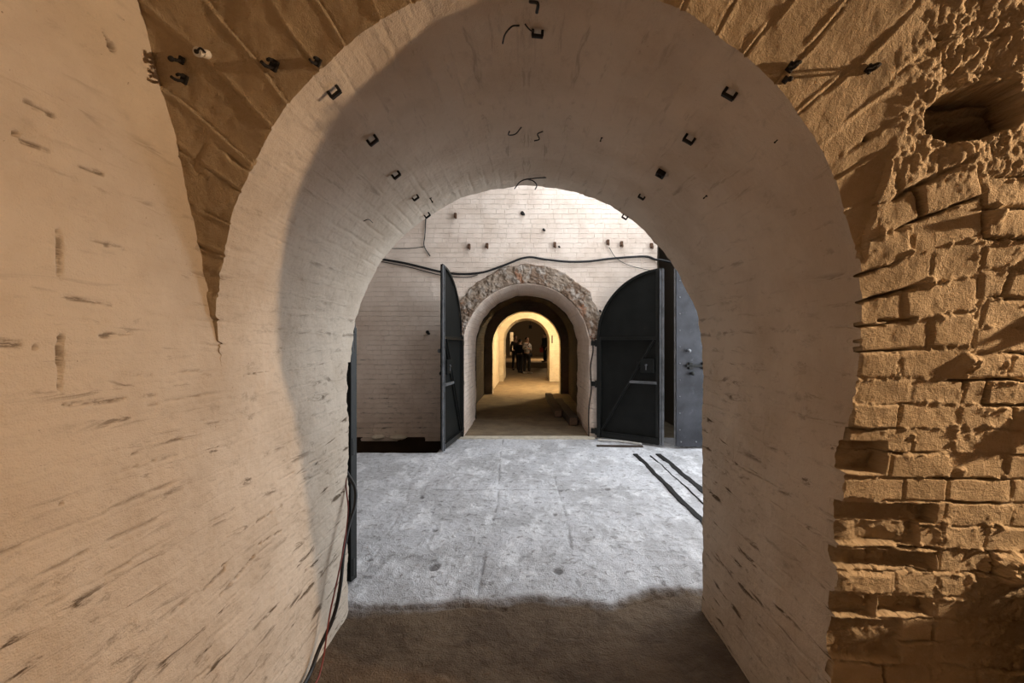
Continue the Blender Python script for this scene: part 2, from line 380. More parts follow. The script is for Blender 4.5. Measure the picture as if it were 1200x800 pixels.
def h_pass(s, y):
    du, dv, row, k, fv = bond(y, s, .36, .64, 3)
    lo = 1 - sm(np.minimum(s, 5.522 - s), 1.2, 1.6)
    wv = fbm(y * 3.1, s * 3.1, 0, 3, 113) * .010
    y = y + wv; s = s + wv * .8
    jd = (.0004 + .0022 * sm(fbm(y * 3, s * 3, 0, 3, 101), -.1, .5)) * sm(fbm(y * 7, s * 9, 0, 3, 111), -.35, .25)
    j = np.minimum(sm(du, .0, .010) * .55 + .45, sm(dv, .0, .012))
    h = -jd * (1 - j) + (rnd(row, k, 5) - .5) * .0016 * sm(dv, .0, .012) * sm(du, 0, .01) + fbm(y * 7, s * 7, 0, 4, 103) * .0065 + fbm(y * 40, s * 40, 0, 3, 105) * .0009
    gsh = sm(fbm(y * 2.6 + 4, row * 7.7, 0, 3, 107), .28, .5) * (1 - sm(dv, .0015, .006)) * sm(fbm(y * 11, s * 30, 0, 3, 109), -.25, .15) * (.3 + .7 * lo)
    h = h - gsh * .007
    return h, gsh * .55
S1 = SP + PI * R
def frange(a, b, st): return np.linspace(a, b, int(round((b - a) / st)) + 1)
s = frange(-.10, S1, .0034); t = np.concatenate([frange(0, .56, .0034), .56 + np.cumsum(np.geomspace(.006, .16, 42))])
px, pz, ox, oz = path(s)
e_n = 230; w = np.linspace(0, 1, e_n)**1.05
# the face
Sg, Tg = np.meshgrid(s, t, indexing='ij'); X = px[:,None] + ox[:,None] * Tg; Z = pz[:,None] + oz[:,None] * Tg
hf, gf = h_face(X, Z, Sg, Tg); fade = 1 - sm(Tg, .60, .9); hf = hf * fade
y0 = yface(px, pz); YEND = 2.40
hp0, gp0 = h_pass(s, y0)
decb = np.exp(-(Tg / .012)**2)
Pf = np.stack([X - ox[:,None] * hp0[:,None] * decb, yface(X, Z) - hf, Z - oz[:,None] * hp0[:,None] * decb], -1)
cx_ = (X[:-1,:-1] + X[1:,1:]) / 2; cz_ = (Z[:-1,:-1] + Z[1:,1:]) / 2
keep = (cx_ > -R - .03) & (cx_ < 4.25) & (cz_ < 3.45)
wall_arch = struct(grid('wall_front', Pf, np.stack([X, Z], -1), M['ochre'], keep, grime=gf), 'rough ochre brick wall face around the near archway, plaster fallen off', 'wall')
# soffit and right reveal
Y = y0[:,None] + (YEND + .035 + fbm(s * 9, 3, 0, 4, 201)[:,None] * .022 + fbm(s * 40, 3, 0, 2, 203)[:,None] * .006 - y0[:,None]) * w[None,:]
Sg = np.broadcast_to(s[:,None], Y.shape)
hp, gp = h_pass(Sg, Y)
nE = Y - y0[:,None]; dec = np.exp(-(nE / (.014 + np.abs(hf[:,0:1]) * .9))**2)
endw = np.exp(-((1 - w) * 60)**1.5)[None,:] * .012
Pp = np.stack([px[:,None] - ox[:,None] * (hp), Y - hf[:,0:1] * dec, pz[:,None] - oz[:,None] * hp], -1)
UVp = np.stack([Y, Sg], -1); UVp[..., 1] = np.minimum(Sg, 5.522 - Sg)
kr = int(np.searchsorted(s, SP))
struct(grid('wall_right', Pp[:kr+1], UVp[:kr+1], M['lime_soffit'], flip=True, grime=gp[:kr+1]), 'limewashed brick reveal on the right side of the near passage', 'wall')
struct(grid('ceiling', Pp[kr:], UVp[kr:], M['lime_soffit'], flip=True, grime=gp[kr:]), 'limewashed vaulted soffit of the near passage', 'ceiling')
# left wall, running on into the passage
yy = np.concatenate([frange(-3, .70, .05)[:-1], frange(.70, 2.40, .004)]); zz = frange(-.099, 3.45, .0045)
Yg, Zg = np.meshgrid(yy, zz, indexing='ij')
h, g = h_pass(S1 + SP - Zg, Yg)
lum = fbm(Yg * 3.2, Zg * 3.2, 0, 3, 301) * .006 * sm(1.40 - Yg, 0, .2)
h = h + lum
def px_left(x, y): d = R * F / (CX - x); return d, CH + (CY - y) * d / F
for (a, b, c, d_, wd, dp) in ((68, 270, 70, 345, .007, .010), (69, 395, 71, 455, .006, .012), (60, 345, 130, 357, .004, .005), (0, 345, 75, 353, .004, .005),
                              (62, 268, 145, 292, .004, .005), (115, 394, 180, 388, .005, .006), (75, 475, 185, 463, .004, .006), (258, 698, 300, 650, .006, .010),
                              (195, 722, 258, 672, .006, .010), (155, 532, 212, 514, .005, .007), (260, 664, 330, 622, .004, .008), (300, 612, 330, 592, .004, .007),
                              (120, 36, 130, 54, .004, .006), (30, 165, 60, 178, .004, .005), (85, 192, 120, 204, .004, .005), (30, 118, 62, 136, .004, .005),
                              (0, 402, 20, 404, .008, .005), (240, 690, 262, 668, .006, .010), (285, 440, 345, 427, .003, .004)):
    p0 = np.array(px_left(a, b)); p1 = np.array(px_left(c, d_)); v = p1 - p0; L = np.dot(v, v)
    q = np.clip(((Yg - p0[0]) * v[0] + (Zg - p0[1]) * v[1]) / L, 0, 1)
    dist = np.hypot(Yg - p0[0] - q * v[0], Zg - p0[1] - q * v[1]) + fbm(Yg * 45, Zg * 45, 0, 3, 311) * .004
    k = (1 - sm(dist, wd * .35, wd * 1.1)) * sm(fbm(Yg * 18, Zg * 18, a, 2, 313), -.35, .1)
    h = h - dp * k; g = np.maximum(g, k * .8)
for (a, b, r) in ((131, 55, .011), (22, 157, .0045), (71, 590, .004), (128, 590, .004), (40, 407, .004)):
    c = px_left(a, b); k = 1 - sm(np.hypot(Yg - c[0], Zg - c[1]) + fbm(Yg * 60, Zg * 60, 0, 2, 315) * .004, r * .6, r); h = h - .02 * k; g = np.maximum(g, k)
Yj = Yg + fbm(Zg * 9, 8, 0, 4, 205) * .022 * sm(Yg, 2.1, 2.4) + fbm(Zg * 40, 8, 0, 2, 207) * .008 * sm(Yg, 2.3, 2.4)
yc = (Yg[:-1,:-1] + Yg[1:,1:]) / 2; zc = (Zg[:-1,:-1] + Zg[1:,1:]) / 2
struct(grid('wall_left', np.stack([-R + h, Yj, Zg], -1), np.stack([Yg, Zg], -1), M['lime'], (zc < SP + .02) | (yc < yface(-R, zc) + .03), grime=g),
       'long cream limewashed brick wall running along the left side', 'wall')

# ------------------------------------------------------------------ shells farther off
def plate(name, x0, x1, z1, y, hw, sp, mat, face=-1, amp=.006, nt=60, ns=240, cx=0.0, z0=0.0, step=None):
    """a wall in the plane y with an arched opening cut through it"""
    L = sp * 2 + PI * hw; ss = np.linspace(-.06, L + .06, ns); th = np.clip((ss - sp) / hw, 0, PI); c, sn = np.cos(th), np.sin(th)
    ax = cx + np.where(ss < sp, hw, np.where(ss > sp + PI * hw, -hw, hw * c)); az = np.where(ss < sp, ss, np.where(ss > sp + PI * hw, L - ss, sp + hw * sn))
    with np.errstate(divide='ignore', invalid='ignore'):
        tx = np.where(c > 1e-6, (x1 - ax) / c, np.where(c < -1e-6, (x0 - ax) / c, 1e9)); tz = np.where(sn > 1e-6, (z1 - az) / sn, 1e9)
    T = np.minimum(tx, tz); k = np.linspace(0, 1, nt)
    X = ax[:,None] + c[:,None] * T[:,None] * k; Z = az[:,None] + sn[:,None] * T[:,None] * k
    Y = y + face * (fbm(X * 5, Z * 5, 0, 4, 401) * amp)
    X = X - c[:,None] * (fbm(ss * 11, y, 0, 3, 403)[:,None] * amp * 1.2) * (1 - k)
    Z = Z - sn[:,None] * (fbm(ss * 11, y, 0, 3, 403)[:,None] * amp * 1.2) * (1 - k)
    return struct(grid(name, np.stack([X, Y + 0 * X, Z], -1), np.stack([X, Z], -1), mat, flip=(face > 0)))
def barrel(name, y0, y1, hw, sp, mat, cx=0.0, amp=.006, n=70, ns=150, z0=0.0, jag=0.0):
    L = sp * 2 + PI * hw; ss = np.linspace(-.06, L + .06, ns); th = np.clip((ss - sp) / hw, 0, PI); c, sn = np.cos(th), np.sin(th)
    ax = cx + np.where(ss < sp, hw, np.where(ss > sp + PI * hw, -hw, hw * c)); az = np.where(ss < sp, ss, np.where(ss > sp + PI * hw, L - ss, sp + hw * sn))
    Y, S = np.meshgrid(np.linspace(y0, y1, n), ss); h = fbm(S * 5, Y * 5, 0, 4, 411) * amp + fbm(S * 11, y0, 0, 3, 403) * amp * 1.2
    k = h - amp
    P = np.stack([ax[:,None] - c[:,None] * k, Y, az[:,None] - sn[:,None] * k], -1)
    return struct(grid(name, P, np.stack([Y, np.minimum(S, L - S)], -1), mat, flip=True))
def slab(name, a, b, c, mat, n=2, m=2, uvx=None):
    """a rectangle from corner a along b and c"""
    a, b, c = (np.array(q, float) for q in (a, b, c)); i = np.linspace(0, 1, n)[:,None,None]; j = np.linspace(0, 1, m)[None,:,None]
    P = a + b * i + c * j; lb, lc = np.linalg.norm(b), np.linalg.norm(c)
    UV = np.concatenate([i * lb + 0 * j, j * lc + 0 * i], -1)
    return struct(grid(name, P, UV, mat))
# the room the camera stands in
slab('wall_camera_right', (4.2, -3, 0), (0, 4.6, 0), (0, 0, 3.45), M['lime_dim'])
slab('wall_camera_back', (-R, -3, 0), (R + 4.2, 0, 0), (0, 0, 3.45), M['lime_dim'])
slab('ceiling_camera', (-R - .05, -3, 3.42), (R + 4.3, 0, 0), (0, 3.6, 0), M['lime_dim'])
bmx = bmesh.new(); vs_ = [bmx.verts.new((x, y, z)) for y in (1.19, 1.215) for x, z in ((1.37, -.02), (2.5, -.02), (2.5, 1.10), (1.37, .875))]
for q in ((0, 1, 2, 3), (7, 6, 5, 4), (0, 4, 5, 1), (1, 5, 6, 2), (2, 6, 7, 3), (3, 7, 4, 0)): bmx.faces.new([vs_[k] for k in q])
struct(obj('shadow_board', bmx, M['timber']), 'added unseen plank panel casting a low shadow right of the archway', 'shadow panel')  # added out of view to cast the diagonal shadow low on the face
# the daylit middle room
RZ = 4.7
plate('wall_middle_front', -3.5, 3.6, RZ, YEND + .012, R + .012, SP, M['lime_room'], face=1, nt=20)
slab('wall_middle_left', (-3.5, YEND, -.3), (0, 4.6, 0), (0, 0, RZ + .3), M['lime_dim'])
YB = 6.87
plate('wall_middle_back', -3.5, 1.95, RZ, YB, .935, 1.345, M['lime_room'], amp=.010, nt=150, ns=420)
slab('wall_recess_side', (1.95, YB, 0), (0, 1.9, 0), (0, 0, RZ), M['lime_dim'])
slab('wall_recess_back', (1.95, 8.7, 0), (1.7, 0, 0), (0, 0, RZ), M['lime_dim'])
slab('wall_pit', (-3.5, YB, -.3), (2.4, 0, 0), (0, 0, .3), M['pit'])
bmx = bmesh.new(); add_box(bmx, (3.05, 7.45, RZ / 2), (1.1, 2.5, RZ)); struct(obj('wall_pier', bmx, M['lime_dim']))
KX0, KX1, KY0, KY1 = .0, 3.3, 4.7, 6.7
for a_, b_, c_ in (((-3.5, YEND, RZ), (7.4, 0, 0), (0, KY0 - YEND, 0)), ((-3.5, KY1, RZ), (7.4, 0, 0), (0, 9 - KY1, 0)), ((-3.5, KY0, RZ), (3.5 + KX0, 0, 0), (0, KY1 - KY0, 0)), ((KX1, KY0, RZ), (.6, 0, 0), (0, KY1 - KY0, 0))):
    slab('ceiling_middle', a_, b_, c_, M['lime_dim'])
slab('roof_light_block', (-4.2, -3.2, 4.9), (8.6, 0, 0), (0, 5.7, 0), M['lime_dim'])  # added slabs that keep sky light out of the voids between rooms
slab('roof_light_block', (-4.2, 8.8, 4.9), (8.6, 0, 0), (0, 37, 0), M['lime_dim'])
slab('light_block_left', (-4.2, -3.2, -.4), (0, 49, 0), (0, 0, 5.3), M['lime_dim'])  # added unseen side sheets that block sky light from the voids
slab('light_block_right', (4.4, 9, -.4), (0, 37, 0), (0, 0, 5.3), M['lime_dim'])
slab('light_block_near', (4.4, -3.2, -.4), (0, 5.6, 0), (0, 0, 5.3), M['lime_dim'])
# right wall with one tall opening to the sky
WY0, WY1, WZ0, WZ1 = 2.6, 6.05, .45, 4.35
bmx = bmesh.new()
for c, s_ in (((3.75, (YEND + WY0) / 2, RZ/2), (.3, WY0 - YEND, RZ)), ((3.75, (WY1 + 9) / 2, RZ/2), (.3, 9 - WY1, RZ)),
              ((3.75, (WY0 + WY1) / 2, WZ0 / 2), (.3, WY1 - WY0, WZ0)), ((3.75, (WY0 + WY1) / 2, (WZ1 + RZ) / 2), (.3, WY1 - WY0, RZ - WZ1))):
    add_box(bmx, c, s_)
struct(obj('wall_middle_right', bmx, M['lime_room']))
# corridors
CW, CS = .935, 1.345
barrel('ceiling_corridor_entry', YB - .01, 8.6, CW, CS, M['lime_room'], n=120, amp=.010)
plate('wall_chamber_front', -1.3, 1.3, 2.9, 8.6, CW, CS, M['lime_shade'], face=1, nt=8)
barrel('ceiling_chamber', 8.6, 12.7, 1.16, 1.40, M['lime_shade'], n=120)
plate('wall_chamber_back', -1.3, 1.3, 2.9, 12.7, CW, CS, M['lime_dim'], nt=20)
barrel('ceiling_portal', 12.69, 13.15, CW, CS, M['lime_far'], n=20)
plate('wall_lamp_room_front', -1.03, 2.0, 3.3, 13.15, CW, CS, M['lime_far'], face=1, nt=8)
slab('wall_lamp_room_left', (-1.0, 13.1, 0), (0, 3.95, 0), (0, 0, 3.3), M['lime_far'])
slab('wall_lamp_room_right', (2.0, 13.1, 0), (0, 3.95, 0), (0, 0, 3.3), M['lime_far'])
slab('ceiling_lamp_room', (-1.05, 13.1, 3.25), (3.1, 0, 0), (0, 3.95, 0), M['lime_far'])
plate('wall_numbered', -1.03, 2.0, 3.3, 17.0, .85, 1.47, M['lime_far'], nt=30)
barrel('ceiling_inner_passage', 16.99, 19, .85, 1.47, M['lime_far'], n=40)
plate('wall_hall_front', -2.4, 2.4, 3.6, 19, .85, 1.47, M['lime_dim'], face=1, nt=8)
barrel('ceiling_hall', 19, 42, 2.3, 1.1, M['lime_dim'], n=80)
def rect_plate():
    bm = bmesh.new()
    for c, s_ in (((-2.05, 42.1, 1.8), (1.1, .2, 3.6)), ((.60, 42.1, 1.8), (3.6, .2, 3.6)), ((-1.35, 42.1, 3.0), (.3, .2, 1.2))): add_box(bm, c, s_)
    return bm
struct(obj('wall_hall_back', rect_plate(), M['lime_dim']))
slab('wall_beyond', (-3, 45, 0), (5, 0, 0), (0, 0, 3.6), M['lime_far'])
slab('ceiling_beyond', (-3, 42, 3.6), (5, 0, 0), (0, 3, 0), M['lime_far'])
bmx = bmesh.new(); add_box(bmx, (0, 35.7, .15), (6, 18.6, .30)); struct(obj('floor_raised', bmx, M['corr_floor']))

# ------------------------------------------------------------------ floor
def fl(x, y): d = CH * F / (y - CY); return ((x - CX) * d / F, d)
def floor_mesh(name, xs, ys, mats, fine=True):
    X, Yy = np.meshgrid(xs, ys, indexing='ij')
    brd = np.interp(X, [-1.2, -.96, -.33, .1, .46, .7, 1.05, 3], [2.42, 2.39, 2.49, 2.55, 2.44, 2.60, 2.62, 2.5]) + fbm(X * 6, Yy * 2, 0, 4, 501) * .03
    conc = sm(Yy - brd, -.02, .03); soil = 1 - sm(Yy - brd, -.12, .16)  # soft soil edge also puts the light falloff into the floor colour
    z = fbm(X * 3, Yy * 3, 0, 4, 503) * .012 + fbm(X * 22, Yy * 22, 0, 4, 505) * .0045 - (1 - conc) * .018
    z = z - .010 * sm(Yy, YB - .1, YB + .1)
    g = 0 * X
    def line(pts, wd, dp, gr, seed):
        nonlocal z, g
        p = [np.array(fl(*q)) for q in pts]; best = 0 * X + 9
        for a, b in zip(p, p[1:]):
            v = b - a; q = np.clip(((X - a[0]) * v[0] + (Yy - a[1]) * v[1]) / np.dot(v, v), 0, 1)
            best = np.minimum(best, np.hypot(X - a[0] - q * v[0], Yy - a[1] - q * v[1]))
        best = best + fbm(X * 14, Yy * 14, seed, 4, 507) * .016
        k = (1 - sm(best, wd * .3, wd)) * sm(fbm(X * 4, Yy * 4, seed, 3, 509), -.45, .15)
        z = z - dp * k; g = np.maximum(g, gr * k)
    line([(590, 512), (586, 533), (583, 590), (570, 640), (560, 700)], .012, .005, .4, 1)
    line([(650, 560), (665, 610), (672, 660), (680, 690)], .012, .005, .35, 2)
    line([(502, 535), (482, 560), (475, 590), (440, 650), (415, 690)], .014, .004, .1, 3)
    line([(470, 556), (560, 557), (740, 556)], .010, .004, .3, 4)
    line([(465, 573), (600, 574), (760, 573)], .012, .005, .4, 5)
    line([(545, 700), (541, 740)], .012, .008, .7, 6)
    line([(545, 705), (500, 640), (520, 600)], .012, .004, .2, 8)
    line([(400, 713), (470, 712), (545, 707), (590, 709)], .016, .010, .55, 9)
    line([(630, 700), (715, 710), (760, 700), (800, 690)], .014, .010, .6, 10)
    for a, b, r in ((658, 575, .04), (492, 552, .03), (494, 582, .03), (712, 573, .03), (655, 668, .035), (510, 665, .04), (650, 602, .03), (432, 655, .04), (510, 620, .025)):
        c = fl(a, b); k = 1 - sm(np.hypot(X - c[0], (Yy - c[1]) * .7) + fbm(X * 14, Yy * 14, 0, 3, 511) * r * .8, r * .4, r); z = z - .008 * k; g = np.maximum(g, k * .7)
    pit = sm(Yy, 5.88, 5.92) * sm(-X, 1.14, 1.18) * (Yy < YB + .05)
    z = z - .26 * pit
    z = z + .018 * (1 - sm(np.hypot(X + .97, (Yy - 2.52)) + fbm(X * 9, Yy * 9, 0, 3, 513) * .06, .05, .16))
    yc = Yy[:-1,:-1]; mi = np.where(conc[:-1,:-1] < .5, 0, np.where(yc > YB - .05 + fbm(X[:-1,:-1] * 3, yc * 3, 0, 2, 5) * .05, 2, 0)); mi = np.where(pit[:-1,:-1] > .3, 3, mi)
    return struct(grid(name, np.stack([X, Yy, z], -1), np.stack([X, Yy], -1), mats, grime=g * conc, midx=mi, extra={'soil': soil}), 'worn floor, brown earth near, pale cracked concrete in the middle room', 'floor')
xs = np.concatenate([frange(-3.5, -1.3, .04)[:-1], frange(-1.3, 1.9, .009), frange(1.9, 4.3, .04)[1:]])
ys = np.concatenate([frange(-3, 1.4, .2)[:-1], frange(1.4, 4.2, .009)[:-1], frange(4.2, 9, .02)[:-1], frange(9, 27, .12)[:-1], frange(27, 46, 1.0)])
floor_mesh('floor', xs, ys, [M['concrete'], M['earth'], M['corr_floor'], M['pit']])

# ------------------------------------------------------------------ exposed brick ring over the corridor mouth
th = np.linspace(math.radians(6), math.radians(172), 420); rr = np.linspace(0, 1, 46)
TH, K = np.meshgrid(th, rr, indexing='ij')
wid = .285 + .04 * fbm(TH * 7, 2, 0, 3, 601) - .10 * sm(TH, 2.4, 3.0) - .03 * sm(.3 - TH, 0, .3)
RR = .93 + K * wid + .012
env = np.minimum(sm(K, 0, .05), sm(1 - K, 0, .07)) * np.minimum(sm(TH - th[0], 0, .04), sm(th[-1] - TH, 0, .05))
vs = (TH * .93 / .095) + fbm(TH * 9, RR * 7, 0, 3, 607) * .35; fr = vs - np.floor(vs); jo = sm(np.minimum(fr, 1 - fr), .03, .16)
prot = (.004 + .014 * jo * rnd(np.floor(vs), 0, 5) * (1 - sm(fbm(TH * 3, 5, 0, 2, 609), -.1, .3) * .8) + fbm(RR * 22, TH * 20, 0, 4, 603) * .028 + .024) * env - .004
Pr = np.stack([RR * np.cos(TH), YB - prot, CS + RR * np.sin(TH)], -1)
struct(grid('trim_2', Pr, np.stack([TH * .93, RR], -1), M['ring']), 'ring of broken bare brick over the corridor mouth', 'brick arch')

# ------------------------------------------------------------------ iron doors
W_, HZ, HT = .98, 1.47, 2.41
def ztop(x): return HZ + (HT - HZ) * math.sqrt(max(0, 1 - ((W_ - x) / W_)**2))
def leaf(name, label, hinge, direction, inner=1, sheet='iron', hp=None):
    """hinge at local x = 0, meeting edge at x = W_; the framed side looks towards local -y * inner"""
    r = thing(name, label, 'iron door', hinge); r['kind'] = 'structure'
    r.rotation_euler = (0, 0, math.atan2(direction[1], direction[0]))
    f = -inner
    bm = bmesh.new(); n = 30; fr = []; bk = []
    pts = [(0, .03), (W_, .03)] + [(W_ * (1 - i / n), ztop(W_ * (1 - i / n))) for i in range(n + 1)]
    for x, z in pts: fr.append(bm.verts.new((x, -.004, z))); bk.append(bm.verts.new((x, .004, z)))
    bm.faces.new(fr); bm.faces.new(bk[::-1])
    for i in range(len(pts)): j = (i + 1) % len(pts); bm.faces.new((fr[i], bk[i], bk[j], fr[j]))
    obj('door_panel', bm, M[sheet], r)
    def part(nm, segs, mat):
        b = bmesh.new()
        for a_, b_, w_, h_ in segs: add_bar(b, (a_[0], f * a_[2], a_[1]), (b_[0], f * b_[2], b_[1]), w_, h_, up=(0, 1, 0), bev=.002)
        return obj(nm, b, M[mat], r)
    part('hinge_stile', [((.03, .02, .03), (.03, HZ + .02, .03), .055, .055)], 'iron_bar')
    part('meeting_stile', [((W_ - .03, .02, .022), (W_ - .03, HT - .01, .022), .012, .05), ((W_ + .005, .02, .03), (W_ + .005, HT - .01, .03), .03, .012)], 'steel')
    part('meeting_stile', [((W_ - .075, .02, .02), (W_ - .075, HT - .015, .02), .04, .02)], 'iron_bar')
    part('cross_rail', [((.05, HZ, .025), (W_ - .09, HZ, .025), .04, .012), ((.05, HZ - .02, .04), (W_ - .09, HZ - .02, .04), .008, .04)], 'iron_bar')
    part('bottom_rail', [((.05, .06, .025), (W_ - .05, .06, .025), .07, .014), ((.05, .11, .04), (W_ - .05, .11, .04), .01, .04)], 'iron_bar')
    part('brace', [((.06, .12, .02), (W_ - .13, HZ - .03, .02), .04, .014), ((.06, .12, .035), (W_ - .13, HZ - .03, .035), .008, .035)], 'iron_bar')
    b = bmesh.new()
    for i in range(n):
        x0, x1 = W_ * i / n, W_ * (i + 1) / n
        add_bar(b, (x0, f * .02, ztop(x0) - .012), (x1, f * .02, ztop(x1) - .012), .03, .018, up=(0, 1, 0))
    obj('curved_rim', b, M['iron_bar'], r)
    part('lock_bar', [((W_ * .52, .86, .03), (W_ - .08, .86, .03), .035, .035)], 'steel')
    b = bmesh.new(); add_box(b, (W_ - .21, f * .03, 1.09), (.20, .05, .19), bev=.004); lk = obj('lock_case', b, M['iron'], r)
    b = bmesh.new(); add_cyl(b, (W_ - .22, f * .055, 1.10), (W_ - .22, f * .07, 1.10), .014); add_box(b, (W_ - .22, f * .06, 1.06), (.012, .01, .05)); obj('keyhole_cover', b, M['steel'], lk)
    for hz in (.10, .80, 1.40):
        b = bmesh.new(); hq = hp if hp else (-.06, f * .02); add_cyl(b, (-.02 if not hp else .02, f * .02, hz - .05), (-.02 if not hp else .02, f * .02, hz + .05), .024); add_box(b, (hq[0], hq[1], hz), (.09, .03, .07) if not hp else (.04, .16, .06), bev=.003); obj('hinge', b, M['iron_bar'], r)
    # outer side: rivets, bolt and pull
    b = bmesh.new()
    for x in (.16, .44, .72, W_ - .06):
        for z in (.09,): add_ball(b, (x, -f * .006, z), .012, 8, 6)
    for z in np.arange(.25, HT - .1, .22): add_ball(b, (W_ - .045, -f * .006, float(z)), .009, 8, 6)
    obj('rivet_row', b, M['steel'], r)
    b = bmesh.new(); add_bar(b, (W_ - .44, -f * .03, 1.10), (W_ - .12, -f * .03, 1.10), .03, .03, up=(0, 1, 0), bev=.004)
    add_box(b, (W_ - .18, -f * .02, 1.10), (.05, .05, .09), bev=.004); add_box(b, (W_ - .36, -f * .02, 1.10), (.05, .05, .09), bev=.004)
    bo = obj('slide_bolt', b, M['iron_bar'], r)
    b = bmesh.new(); add_cyl(b, (W_ - .15, -f * .01, 1.30), (W_ - .15, -f * .06, 1.30), .018); add_ball(b, (W_ - .15, -f * .065, 1.30), .026); obj('knob', b, M['steel'], r)
    b = bmesh.new(); add_cyl(b, (W_ - .20, -f * .01, 1.0), (W_ - .20, -f * .05, 1.0), .022); add_ball(b, (W_ - .20, -f * .055, 1.0), .028); obj('knob', b, M['iron_bar'], r)
    return r
def unit(a, b): d = Vector(b) - Vector(a); return d.normalized()
leaf('door_1', 'dark iron door leaf with curved top, swung open left of the corridor mouth', (-.985, 6.86, .0), (-.11, -.97), inner=-1)
leaf('door_2', 'broad dark iron door leaf with curved top and diagonal brace, right of the corridor mouth', (1.06, 6.80, .0), (.80, -.60), inner=1)
leaf('door_3', 'blue-grey sheet iron door leaf with knobs and rivets, at the far right', (2.97, 6.13, .0), (-1, -.01), inner=1, sheet='blue_iron')
leaf('door_4', 'dark iron door leaf folded back beyond the left end of the near passage', (-1.012, 2.66, .0), (-.97, .25), inner=1, hp=(.035, .09))

# ------------------------------------------------------------------ cables
def cable(name, pts, r, mat, label, cat='cable', group=None, k=8):
    b = bmesh.new(); add_tube(b, pts, r, 8, k); o = obj(name, b, M[mat], None, True); return tag(o, label, cat, group)
def at(x, y, d): return ((x - CX) * d / F, d, CH + (CY - y) * d / F)
cable('power_cable', [at(405, 530, 2.47), at(402, 543, 2.44), at(408, 556, 2.40), at(416, 572, 2.36), at(416, 592, 2.32), at(409, 615, 2.26), at(403, 645, 2.20), at(399, 685, 2.13), at(391, 722, 2.07), at(374, 760, 2.0), (-.905, 1.90, .015), (-.895, 1.6, .012), (-.89, 1.2, .012), (-.89, .6, .012)],
      .0085, 'black', 'thick black power cable hanging down the left side of the near passage')
cable('thin_cable', [at(404, 548, 2.38), at(406, 575, 2.36), at(408, 600, 2.3), at(403, 640, 2.19), at(394, 685, 2.09), at(386, 722, 2.03), (-.868, 1.95, .03), (-.86, 1.8, .008), (-.85, 1.2, .008), (-.85, .6, .008)],
      .0035, 'red', 'thin dull red cable beside the thick black one', 'cable')
cable('wall_cable', [at(x, y, YB - .03) for x, y in ((380, 290), (420, 297), (445, 303), (478, 309), (515, 318), (540, 321), (566, 319), (590, 311), (617, 301.5), (640, 304), (665, 306.5), (690, 306), (715, 303), (740, 301), (758, 300.5), (768, 304))] + [(2.0, 6.78, 2.62), (2.35, 6.6, 2.50), (2.5, 6.17, 2.46), (3.2, 6.15, 2.5)],
      .017, 'black', 'black cable strung across the back wall above the corridor mouth')
cable('loose_wire', [at(x, y, YB - .02) for x, y in ((445, 306), (480, 313), (515, 322), (545, 325), (560, 322))], .006, 'black', 'thin wire sagging under the black wall cable on the left')
cable('jamb_cable', [at(x, y, YB - .02) for x, y in ((693, 392), (695, 410), (692, 430), (693, 455), (690, 480), (690, 512))], .010, 'timber', 'old dark cable running down the right edge of the corridor mouth')
cable('vertical_wire', [at(x, y, YB - .02) for x, y in ((499, 255), (498, 275), (497, 288), (504, 300))], .007, 'iron', 'short wire hanging on the back wall at upper left')
cable('crossing_wire', [at(x, y, YB - .02) for x, y in ((455, 291), (480, 291), (497, 289))], .005, 'iron', 'thin level wire on the back wall at upper left')
cable('slack_wire', [at(x, y, YB - .02) for x, y in ((714, 290), (722, 302), (738, 311), (768, 318))], .004, 'black', 'slack thin wire on the back wall above the broad iron door')

# ------------------------------------------------------------------ clips and hooks in the masonry
def soffit(x, y, off=0.0):
    a = (x - CX) / F; b = (CY - y) / F; k = CH - SP; rr = R - off
    A = a*a + b*b; B = 2 * b * k; Cc = k*k - rr*rr
    d = (-B + math.sqrt(B*B - 4*A*Cc)) / (2*A); return Vector((a*d, d, CH + b*d)), Vector((-a*d, 0, -(k + b*d))).normalized()
def on_face(x, y):
    a = (x - CX) / F; b = (CY - y) / F; d = 1.2
    for _ in range(30): d = float(yface(a*d, CH + b*d))
    p = Vector((a*d, d, CH + b*d)); n = Vector((-.06, -1, -.23 * max(p.z - .33, 0))).normalized(); return p, n
def frame(p, n, along):
    z = n; x = (Vector(along) - n * n.dot(Vector(along))).normalized(); y = z.cross(x)
    return (Matrix.Translation(p) @ Matrix((x, y, z)).transposed().to_4x4())
def clip_mesh(kind):
    b = bmesh.new()
    if kind == 'u':
        add_box(b, (0, 0, .018), (.040, .013, .010), bev=.002); add_box(b, (-.017, 0, .006), (.009, .013, .024), bev=.002); add_box(b, (.017, 0, .006), (.009, .013, .024), bev=.002)
    elif kind == 'box':
        for q in ((0, .014, .012), (0, -.014, .012)): add_box(b, q, (.038, .009, .022), bev=.002)
        for q in ((.015, 0, .012), (-.015, 0, .012)): add_box(b, q, (.009, .036, .022), bev=.002)
    elif kind == 'pin':
        add_cyl(b, (0, 0, -.01), (0, 0, .045), .006); add_ball(b, (0, 0, .045), .010); add_box(b, (.004, 0, .004), (.026, .02, .008), bev=.002)
    elif kind == 'fork':
        add_tube(b, [(-.004, 0, -.005), (-.008, 0, .03), (-.002, .003, .05)], .005, 6); add_tube(b, [(.006, 0, -.005), (.012, 0, .025), (.010, -.004, .040)], .005, 6); add_box(b, (0, 0, .004), (.03, .022, .010), bev=.003)
    return b
KIND = {}
